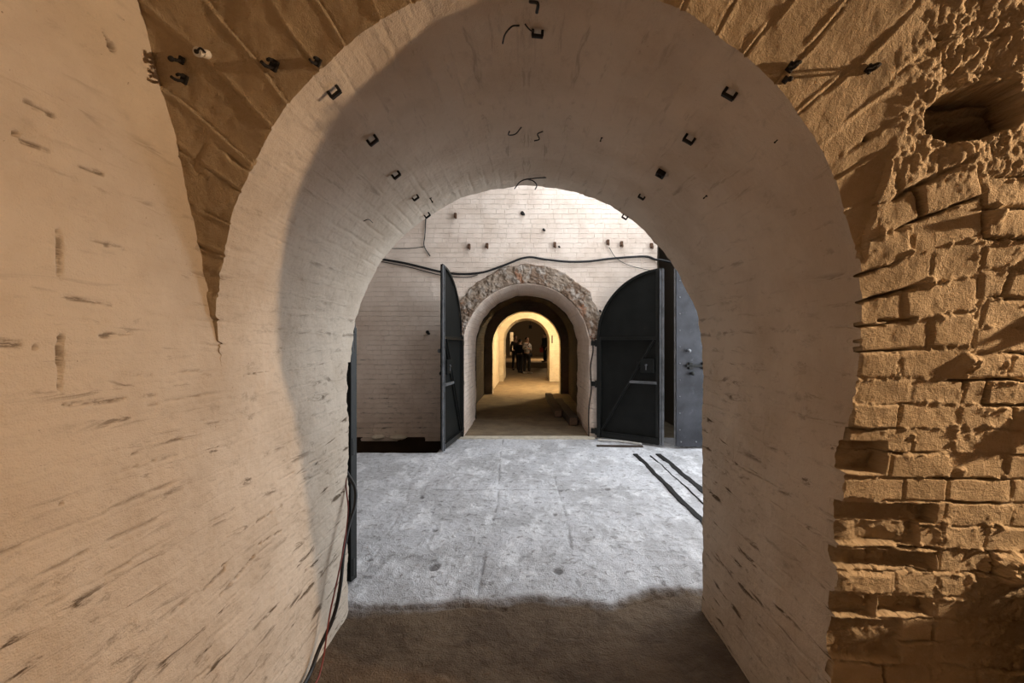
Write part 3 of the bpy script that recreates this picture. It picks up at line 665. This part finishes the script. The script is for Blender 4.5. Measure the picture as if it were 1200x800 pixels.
def clip(name, kind, p, n, along, label, cat='clip', group=None, mat='clip', sc=1.0):
    if kind not in KIND:
        o = obj(name, clip_mesh(kind), M[mat]); KIND[kind] = o
    else:
        o = KIND[kind].copy(); C.objects.link(o); o.name = name
    o.matrix_world = frame(p, n, along) @ Matrix.Diagonal((sc * .75, sc * .75, sc * (.85 if cat == 'hook' else .8), 1)); tag(o, label, cat, group); return o
G1 = 'iron cable clips in two rows on the near vault'
for (x, y, kd, sc, lb) in ((435, 162, 'u', 1.15, 'black iron clip nearest the camera in the left row on the vault'), (463, 203, 'u', 1.1, 'black iron clip second from the camera in the left row on the vault'),
        (486, 230, 'u', 1.0, 'black iron clip third from the camera in the left row on the vault'), (500, 251, 'u', 1.0, 'black iron clip at the far lip of the vault, left row'),
        (857, 107, 'u', 1.15, 'black iron clip nearest the camera in the right row on the vault'), (809, 161, 'u', 1.15, 'black iron clip second from the camera in the right row on the vault'),
        (776, 201, 'box', 1.15, 'square black iron clip with a hole in the right row on the vault'), (753, 229, 'u', 1.0, 'black iron clip fourth from the camera in the right row on the vault'),
        (733, 253, 'u', 1.0, 'black iron clip at the far lip of the vault, right row'), (390, 105, 'u', 1.1, 'black iron clip on the lit edge of the arch at upper left')):
    p, n = soffit(x, y, .002); clip('cable_clip', kd, p, n, (n.z, .15, -n.x), lb, group=G1, sc=sc)
p, n = soffit(630, 36); clip('cable_clip', 'u', p, n, (1, .1, 0), 'black iron clip at the crown of the near vault between loose wire ends', group=G1, sc=1.0)
p, n = soffit(504, 232); o = clip('iron_stub', 'pin', p, n, (1, 0, 0), 'short iron stub beside the left row of clips on the vault', 'stub', sc=.6)
p, n = soffit(705, 161); clip('iron_stub', 'pin', p, n, (1, 0, 0), 'small iron stub right of the crown of the vault', 'stub', sc=.4)
p, n = soffit(912, 163); clip('iron_stub', 'pin', p, n, (1, 0, 0), 'tiny iron stub on the right flank of the vault near its front edge', 'stub', sc=.35)
p, n = soffit(828, 229); clip('iron_stub', 'pin', p, n, (1, 0, 0), 'tiny iron stub on the right flank of the vault, low down', 'stub', sc=.4)
for (x, y, kd, sc, lb) in ((213, 72, 'pin', .9, 'upper dark pin of the pair left of the white insulator'), (217, 93, 'fork', 1.0, 'lower dark forked hook of the pair left of the white insulator'),
        (322, 77, 'fork', 1.2, 'dark forked hook on the left spandrel between insulator and arch'), (373, 73, 'fork', .9, 'bent dark hook on the left spandrel close to the arch edge'),
        (926, 79, 'fork', 1.0, 'upper dark hook beside the arch at upper right'), (919, 95, 'pin', .8, 'lower dark pin beside the arch at upper right'),
        (1018, 81, 'fork', .9, 'dark hook on the right spandrel, farther from the arch than the pair')):
    p, n = on_face(x, y); clip('wall_hook', kd, p, n, (.6, 0, 1), lb, 'hook', 'dark iron hooks in the spandrels', sc=sc)
ins = thing('insulator', 'small white porcelain insulator on the left spandrel', 'insulator'); p, n = on_face(243, 64); ins.matrix_world = frame(p, n, (1, 0, .3))
b = bmesh.new(); add_cyl(b, (0, 0, 0), (0, 0, .018), .011, 16, .009); add_cyl(b, (0, 0, .018), (0, 0, .026), .006, 16); add_cyl(b, (0, 0, .026), (0, 0, .036), .011, 16); obj('insulator_body', b, M['porcelain'], ins, False)
b = bmesh.new(); add_cyl(b, (0, 0, .030), (0, 0, .040), .005, 10); add_tube(b, [(.0, 0, .036), (.012, .004, .036), (.016, -.006, .03)], .0025, 6); obj('iron_pin', b, M['clip'], ins)
def wire(pts, r, label):
    q = []
    for x, y, off in pts: p, n = soffit(x, y, off); q.append(p)
    cable('loose_wire', q, r, 'black', label, 'wire')
wire([(608, 30, .0), (600, 31, .02), (592, 40, .03), (589, 51, .035)], .0022, 'curved wire end hanging left of the clip at the vault crown')
wire([(615, 28, .0), (621, 35, .01), (626, 37, .012)], .0018, 'short stiff wire touching the clip at the vault crown')
wire([(621, 2, .0), (630, 4, .015), (629, 15, .02)], .004, 'wire end at the very top of the near vault')
wire([(611, 149, .0), (604, 157, .03), (596, 158, .04), (597, 154, .045)], .0024, 'left wire hook under the middle of the vault')
wire([(636, 154, .0), (630, 157, .02), (632, 163, .04), (626, 165, .045)], .0024, 'right wire hook under the middle of the vault')
wire([(640, 208, .0), (625, 209, .02), (611, 212, .035), (603, 221, .05)], .0028, 'left wire hook at the far lip of the vault')
wire([(618, 210, .0), (625, 212, .03), (629, 217, .045), (627, 222, .05)], .0028, 'right wire hook at the far lip of the vault')
wire([(426, 259, .0), (432, 257, .01), (437, 261, .01)], .0016, 'tiny wire loop low on the left flank of the vault')
# rusty stubs on the back wall
for i, (x, y, lb) in enumerate(((550, 289, 'left of the pair of rusty brackets on the back wall, left of centre'), (571, 288, 'right of the pair of rusty brackets on the back wall, left of centre'),
        (650, 287, 'rusty bracket on the back wall just right of the corridor crown'), (712, 284, 'rusty bracket on the back wall at the top of the slack wire'),
        (728, 286, 'rusty bracket on the back wall right of the slack wire'), (763, 288, 'rusty bracket on the back wall beside its right corner'), (534, 253, 'small rusty bracket high on the back wall at left'))):
    b = bmesh.new(); X0, _, Z0 = at(x, y, YB); add_box(b, (0, -.02, 0), (.04, .06, .07), bev=.006); add_box(b, (.01, -.045, -.035), (.02, .03, .04), bev=.004)
    o = obj('wall_bracket', b, M['rust']); o.location = (X0, YB - .005, Z0); tag(o, lb, 'bracket', 'rusty brackets on the back wall')
for (x, y, r, lb) in ((612, 249.5, .03, 'dark round socket high in the middle of the back wall'), (637, 269, .02, 'dark slanted peg on the back wall above the corridor crown'), (655, 289, .014, 'black peg beside the rusty bracket right of the corridor crown'),
                      (501, 389, .03, 'dark broken fitting on the back wall left of the open iron door'), (703, 364, .018, 'black peg on the wall right of the corridor arch ring')):
    X0, _, Z0 = at(x, y, YB); b = bmesh.new(); add_cyl(b, (0, .01, 0), (.0, -.03, .0), r, 12, r * .7); add_box(b, (r * .7, -.02, -r * .8), (r * 1.2, .03, r), bev=.003)
    o = obj('wall_peg', b, M['clip']); o.location = (X0, YB, Z0); tag(o, lb, 'peg')

# ------------------------------------------------------------------ loose things on the floor
def rail(x, y0, y1, wdt, h, label):
    b = bmesh.new(); n = 40; prev = None
    for i in range(n + 1):
        y = y0 + (y1 - y0) * i / n; jx = x + math.sin(i * 1.7) * .003 + math.sin(i * .6) * .005; wv = wdt * (1 + .18 * math.sin(i * 2.3) * math.sin(i * .9))
        ring = [b.verts.new((jx + sx * wv / 2, y, z)) for sx, z in ((-1, -.015), (-1, h * .8), (-.7, h), (.7, h), (1, h * .8), (1, -.015))]
        if prev:
            for j in range(6): b.faces.new((prev[j], prev[(j+1) % 6], ring[(j+1) % 6], ring[j]))
        else: b.faces.new(ring[::-1])
        prev = ring
    b.faces.new(prev); return tag(obj('floor_rail', b, M['rail']), label, 'rail')
rail(1.375, 2.7, 5.80, .050, .012, 'left dark rail lying in the pale floor on the right')
rail(1.665, 2.7, 5.80, .060, .012, 'right and broadest dark rail in the pale floor')
rail(1.545, 2.7, 5.72, .012, .010, 'thin dark strip between the two floor rails')
def timber(loc, ang, L, w_, h_, label):
    t_ = thing('timber_beam', label, 'beam', loc, 'old timbers along the corridor wall'); t_.rotation_euler = (0, 0, ang)
    b = bmesh.new(); add_box(b, (0, L / 2, h_ / 2), (w_, L, h_), bev=.012); bmesh.ops.subdivide_edges(b, edges=[e for e in b.edges if e.calc_length() > .5], cuts=12)
    for v in b.verts: v.co.x += .008 * math.sin(v.co.y * 5 + v.co.z * 9); v.co.z += .006 * abs(math.sin(v.co.y * 3.1))
    obj('beam_body', b, M['timber'], t_)
    b = bmesh.new(); add_box(b, (0, -.002, h_ / 2), (w_ - .03, .012, h_ - .03), bev=.004); obj('sawn_end', b, M['timber_end'], t_)
timber((.80, 7.85, -.005), .03, 2.6, .16, .15, 'dark squared timber against the right corridor wall, nearer one')
timber((.60, 8.75, -.005), .015, 3.0, .15, .14, 'dark squared timber beside the nearer one, reaching deeper into the corridor')
def boardbm(L, w_, h_, bend):
    b = bmesh.new(); add_box(b, (L / 2, 0, h_ / 2), (L, w_, h_), bev=.003); bmesh.ops.subdivide_edges(b, edges=[e for e in b.edges if e.calc_length() > .2], cuts=8)
    for v in b.verts: v.co.y += bend * math.sin(PI * v.co.x / L)
    return b
o = obj('board', boardbm(.62, .06, .02, .05), M['pale_wood']); o.location = (1.03, 6.62, .004); o.rotation_euler = (0, 0, math.radians(-27)); tag(o, 'bleached board lying under the broad iron door', 'board')
o = obj('board', boardbm(.62, .05, .02, .0), M['timber']); o.location = (.95, 6.24, .002); o.rotation_euler = (0, 0, math.radians(-3)); tag(o, 'dark plank lying on the floor in front of the broad iron door', 'board')
o = obj('sill_board', boardbm(2.0, .16, .03, .0), M['stone']); o.location = (-1.0, 6.80, -.012); struct(o); o.name = 'trim_3'
for (x, y, w_, lb) in ((443, 510, .19, 'left pale flat stone at the foot of the back wall'), (467, 512, .26, 'right and larger pale flat stone at the foot of the back wall')):
    b = bmesh.new(); add_ball(b, (0, 0, 0), 1, 20, 10, (w_ / 2, .085, .034))
    for v in b.verts: v.co *= 1 + .12 * math.sin(v.co.x * 40) * math.cos(v.co.y * 50)
    X0, _, Z0 = at(x, y, 6.80); o = obj('flat_stone', b, M['pale_stone'], None, True); o.location = (X0, 6.81, .012); tag(o, lb, 'stone', 'pale stones by the dark pit')

# painted figure one on the far wall and the hanging box
c = bpy.data.curves.new('painted_number', 'FONT'); c.body = '1'; c.size = .42; c.extrude = .002; c.align_x = 'CENTER'
o = bpy.data.objects.new('tmp', c); C.objects.link(o); dg = bpy.context.evaluated_depsgraph_get(); dg.update(); me = bpy.data.meshes.new_from_object(o.evaluated_get(dg)); bpy.data.objects.remove(o)
o = bpy.data.objects.new('painted_number', me); C.objects.link(o); o.data.materials.clear(); o.data.materials.append(M['lens']); o.rotation_euler = (PI / 2, 0, 0)
q = at(647, 402, 16.98); o.location = (q[0], 16.984, q[2]); tag(o, 'black painted figure 1 on the lit wall deep in the corridor', 'number')
sp_ = thing('hanging_speaker', 'small black box hanging under the far vault', 'speaker', at(621.5, 383, 24.0)); b = bmesh.new(); add_box(b, (0, 0, 0), (.16, .14, .18), bev=.012); obj('speaker_box', b, M['lens'], sp_)
b = bmesh.new(); add_cyl(b, (0, 0, .09), (0, 0, 1.02), .008); obj('hanger_rod', b, M['lens'], sp_)
b = bmesh.new(); add_cyl(b, (0, -.07, 0), (0, -.075, 0), .05, 16); obj('grille', b, M['iron'], sp_)

# ------------------------------------------------------------------ people
def skinned(edges, rad):
    names = list(rad); me = bpy.data.meshes.new('tmp'); me.from_pydata([rad[k][0] for k in names], [(names.index(a), names.index(b_)) for a, b_ in edges], [])
    o = bpy.data.objects.new('tmp', me); C.objects.link(o); m = o.modifiers.new('s', 'SKIN'); m.use_smooth_shade = True
    for i, k in enumerate(names):
        r = rad[k][1]; me.skin_vertices[0].data[i].radius = (r, r) if isinstance(r, (int, float)) else r
    me.skin_vertices[0].data[0].use_root = True
    sb = o.modifiers.new('d', 'SUBSURF'); sb.levels = sb.render_levels = 1
    dg = bpy.context.evaluated_depsgraph_get(); dg.update(); out = bpy.data.meshes.new_from_object(o.evaluated_get(dg)); bpy.data.objects.remove(o)
    return out
def person(label, loc, rot, H=1.7, top='grey_cloth', legs='black_cloth', shoes='pale_shoe', arms='folded', hair='short', stride=.06, bulk=0.0):
    r = thing('person', label, 'person', loc); r.rotation_euler = (0, 0, rot); k = H / 1.7; r.scale = (k, k, k)   # faces local -y
    J = {'pelvis': ((0, 0, .94), (.125, .095)), 'waist': ((0, 0, 1.08), (.115, .085)), 'chest': ((0, .0, 1.26), (.14, .10)), 'upper': ((0, .01, 1.38), (.11, .075)), 'neck': ((0, 0, 1.46), .05), 'skull': ((0, -.01, 1.55), .07)}
    E = [('pelvis', 'waist'), ('waist', 'chest'), ('chest', 'upper'), ('upper', 'neck'), ('neck', 'skull')]
    A = {'folded': ((.23, .03, 1.14), (.10, -.16, 1.14), (-.02, -.17, 1.17)), 'down': ((.22, .03, 1.12), (.24, -.05, .88), (.235, -.08, .80)), 'raised': ((.23, -.02, 1.14), (.15, -.20, 1.30), (.12, -.22, 1.38))}
    for sx, sd in ((1, 'l'), (-1, 'r')):
        am = arms if isinstance(arms, str) else arms[0 if sx > 0 else 1]; el, wr, ha = A[am]
        if am == 'folded' and sx < 0: wr = (wr[0], wr[1] + .03, wr[2] - .05); ha = (ha[0] + .02, ha[1] + .02, ha[2] - .03)
        g = lambda q: (q[0] * sx, q[1], q[2])
        J['sh' + sd] = (g((.165, .0, 1.375)), .058); J['el' + sd] = (g(el), .042); J['wr' + sd] = (g(wr), .027); J['pa' + sd] = (g(ha), (.034, .018))
        E += [('upper', 'sh' + sd), ('sh' + sd, 'el' + sd), ('el' + sd, 'wr' + sd), ('wr' + sd, 'pa' + sd)]
        d = (Vector(ha) - Vector(wr)).normalized(); side = d.cross(Vector((1, 0, 0))) if abs(d.x) < .7 else Vector((0, 0, 1)); side.normalize()
        curl = Vector((-.3, .5, 0)) if am != 'folded' else Vector((0, .5, -.1))
        for i, L in enumerate((.062, .075, .08, .07)):
            o_ = (i - 1.5) * .019; a0 = Vector(ha) + d * .025 + side * o_; a1 = a0 + d * L * .55; a2 = a1 + (d + curl * .6).normalized() * L * .5
            for j, q in enumerate((a0, a1, a2)): J['f%d%d' % (i, j) + sd] = (g(q), .0095 - j * .001)
            E += [('pa' + sd, 'f%d0' % i + sd), ('f%d0' % i + sd, 'f%d1' % i + sd), ('f%d1' % i + sd, 'f%d2' % i + sd)]
        t0 = Vector(wr) * .4 + Vector(ha) * .6 + side * .035; t1 = t0 + (side + d * .9).normalized() * .035
        J['t0' + sd] = (g(t0), .011); J['t1' + sd] = (g(t1), .0095); E += [('pa' + sd, 't0' + sd), ('t0' + sd, 't1' + sd)]
        st = stride * sx
        J['hi' + sd] = ((.09 * sx, 0, .88), (.085, .085)); J['kn' + sd] = ((.10 * sx, -.01 - st * .6, .49), .056); J['ca' + sd] = ((.10 * sx, .015 - st * .8, .33), .052); J['an' + sd] = ((.105 * sx, .02 - st, .075), .036)
        J['ba' + sd] = ((.11 * sx, -.10 - st, .035), (.040, .028)); J['to' + sd] = ((.115 * sx, -.16 - st, .028), (.034, .022))
        E += [('pelvis', 'hi' + sd), ('hi' + sd, 'kn' + sd), ('kn' + sd, 'ca' + sd), ('ca' + sd, 'an' + sd), ('an' + sd, 'ba' + sd), ('ba' + sd, 'to' + sd)]
    bm = bmesh.new(); bm.from_mesh(skinned(E, J))
    add_ball(bm, (0, -.015, 1.595), .1, 20, 14, (.76, .94, 1.12)); add_ball(bm, (0, -.112, 1.578), .017, 8, 6, (.8, 1, 1.5)); add_ball(bm, (0, -.08, 1.515), .03, 8, 6, (1.2, 1, .7))
    for sx in (1, -1): add_ball(bm, (.078 * sx, .0, 1.585), .022, 8, 6, (.5, .9, 1.4))
    body = obj('body', bm, M['skin'], r, True); m = body.modifiers.new('merge', 'REMESH'); m.mode = 'VOXEL'; m.voxel_size = .009; m.use_smooth_shade = True
    def cloth(nm, keys, grow, mat, par=r):
        Jc = {}
        for q in J:
            if q in keys:
                rr_ = J[q][1]; rr_ = (rr_, rr_) if isinstance(rr_, (int, float)) else rr_; Jc[q] = (J[q][0], tuple(v_ + grow for v_ in rr_))
        Ec = [(a, b_) for a, b_ in E if a in Jc and b_ in Jc]; me = skinned(Ec, Jc); b = bmesh.new(); b.from_mesh(me); return obj(nm, b, M[mat], par, True)
    cloth('jacket', ['pelvis', 'waist', 'chest', 'upper', 'shl', 'ell', 'wrl', 'shr', 'elr', 'wrr'], .022 + bulk, top)
    cloth('trousers', ['pelvis', 'hil', 'knl', 'cal', 'anl', 'hir', 'knr', 'car', 'anr'], .014 + bulk * .6, legs)
    for sd in 'lr':
        sx = 1 if sd == 'l' else -1; a = J['an' + sd][0]; t_ = J['to' + sd][0]; b = bmesh.new()
        add_ball(b, ((a[0] + t_[0]) / 2, (a[1] + t_[1]) / 2 - .005, .042), .1, 14, 10, (.50, 1.42, .42)); add_ball(b, (a[0], a[1] + .01, .065), .05, 12, 8, (1, 1.1, 1)); obj('shoe', b, M[shoes], r, True)
    b = bmesh.new(); add_ball(b, (0, .012, 1.622), .1, 22, 16, (.86, 1.02, 1.05)); 
    for v in list(b.verts):
        if v.co.y < -.045 and v.co.z < 1.645: v.co.y = -.045 + (v.co.y + .045) * .1
        if v.co.z < 1.56: v.co.z = 1.56 + (v.co.z - 1.56) * (.9 if hair == 'bob' else .25)
    obj('hair', b, M['hair'], r, True)
    for sx in (1, -1):
        b = bmesh.new(); add_ball(b, (.030 * sx, -.100, 1.600), .010, 8, 6, (1.3, .7, .8)); obj('eye', b, M['hair'], r, True)
    b = bmesh.new(); add_ball(b, (0, -.103, 1.540), .018, 10, 6, (1.3, .5, .35)); obj('mouth', b, M['timber_end'], r, True)
    return r
p1 = person('person in a light grey jacket and black trousers with a cross-body bag strap', ((617.5 - CX) * 21.3 / F, 21.3, -.008), math.radians(42), 1.68, arms=('folded', 'raised'), bulk=.016)
b = bmesh.new(); add_tube(b, [(-.13, -.07, 1.42), (-.03, -.145, 1.27), (.09, -.14, 1.10), (.19, -.05, .93)], .012, 6); add_tube(b, [(-.13, .03, 1.43), (0, .15, 1.25), (.12, .12, 1.05), (.19, .02, .93)], .012, 6)
add_box(b, (.22, -.0, .87), (.08, .22, .17), bev=.02); bg = obj('shoulder_bag', b, M['black_cloth']); bg.location = p1.location; bg.rotation_euler = p1.rotation_euler; bg.scale = p1.scale; tag(bg, 'black cross-body bag worn over the light grey jacket', 'bag')
person('person in black, back turned, just left of the one in light grey', ((609.5 - CX) * 21.9 / F, 21.9, -.008), math.radians(150), 1.60, top='black_cloth', shoes='black_cloth', arms='down', bulk=.03)
p3 = person('tall dark-clothed person at the back of the group, left', ((604 - CX) * 24.2 / F, 24.2, -.008), math.radians(20), 1.80, top='dark_cloth', shoes='black_cloth', arms='down')
p4 = person('person in black standing alone at right of the far hall', ((638.5 - CX) * 27.2 / F, 27.2, .30), math.radians(-60), 1.66, top='black_cloth', shoes='black_cloth', arms='down', stride=.12, bulk=.04)
b = bmesh.new(); add_box(b, (0, 0, 0), (.20, .10, .28), bev=.03); add_tube(b, [(-.06, 0, .13), (-.05, 0, .22), (.05, 0, .22), (.06, 0, .13)], .008, 6); o = obj('red_bag', b, M['red_bag']); o.location = ((634.4 - CX) * 27 / F, 26.95, 1.0); tag(o, 'red bag carried by the person at right of the far hall', 'bag')

# ------------------------------------------------------------------ light
def lamp(name, loc, power, col, r=.05):
    l = bpy.data.lights.new(name, 'POINT'); l.energy = power; l.color = col; l.shadow_soft_size = r; o = bpy.data.objects.new(name, l); C.objects.link(o); o.location = loc; return o
lamp('work_lamp', (2.6, .66, 2.0), 255, (1, .695, .435), .03)
lamp('corridor_lamp', (1.45, 14.3, 2.4), 430, (1, .79, .47), .08)
lamp('hall_lamp', (1.9, 31, 2.3), 500, (1, .68, .36), .1)
lamp('hall_fill', (1.7, 20.6, 2.2), 55, (1, .76, .48), .08)  # added unseen fill light that brightens the figures in the hall
lamp('far_lamp', (-.4, 43.6, 2.8), 160, (1, .70, .36), .1)
w_ = bpy.data.worlds.new('World'); bpy.context.scene.world = w_; w_.use_nodes = True
bg_ = w_.node_tree.nodes['Background']; bg_.inputs[0].default_value = (.88, .94, 1.0, 1); bg_.inputs[1].default_value = 6.0
pl = bpy.data.lights.new('sky_portal', 'AREA'); pl.shape = 'RECTANGLE'; pl.size = WY1 - WY0; pl.size_y = WZ1 - WZ0; pl.cycles.is_portal = True
po = bpy.data.objects.new('sky_portal', pl); C.objects.link(po); po.location = (3.92, (WY0 + WY1) / 2, (WZ0 + WZ1) / 2); po.rotation_euler = Vector((-1, 0, 0)).to_track_quat('-Z', 'Y').to_euler()
po.rotation_euler = Matrix(((0, 0, 1), (1, 0, 0), (0, 1, 0))).to_euler()

p2 = bpy.data.lights.new('skylight_portal', 'AREA'); p2.shape = 'RECTANGLE'; p2.size = KX1 - KX0; p2.size_y = KY1 - KY0; p2.cycles.is_portal = True
po2 = bpy.data.objects.new('skylight_portal', p2); C.objects.link(po2); po2.location = ((KX0 + KX1) / 2, (KY0 + KY1) / 2, RZ + .03)

# ------------------------------------------------------------------ camera and view
cam = bpy.data.cameras.new('camera'); co = bpy.data.objects.new('camera', cam); C.objects.link(co); bpy.context.scene.camera = co
cam.sensor_width = 36; cam.lens = F / 1200 * 36; cam.shift_x = -(CX - 600) / 1200; cam.shift_y = (CY - 400) / 1200
cam.clip_start = .02; cam.clip_end = 200
co.location = (0, 0, CH); co.rotation_euler = (PI / 2, 0, 0)
sc = bpy.context.scene
sc.view_settings.view_transform = 'Standard'; sc.view_settings.look = 'None'; sc.view_settings.gamma = 1; sc.view_settings.use_curve_mapping = False
sc.view_settings.exposure = 0.0
sc.cycles.use_denoising = True; sc.cycles.max_bounces = 12; sc.cycles.diffuse_bounces = 8; sc.cycles.sample_clamp_indirect = 6
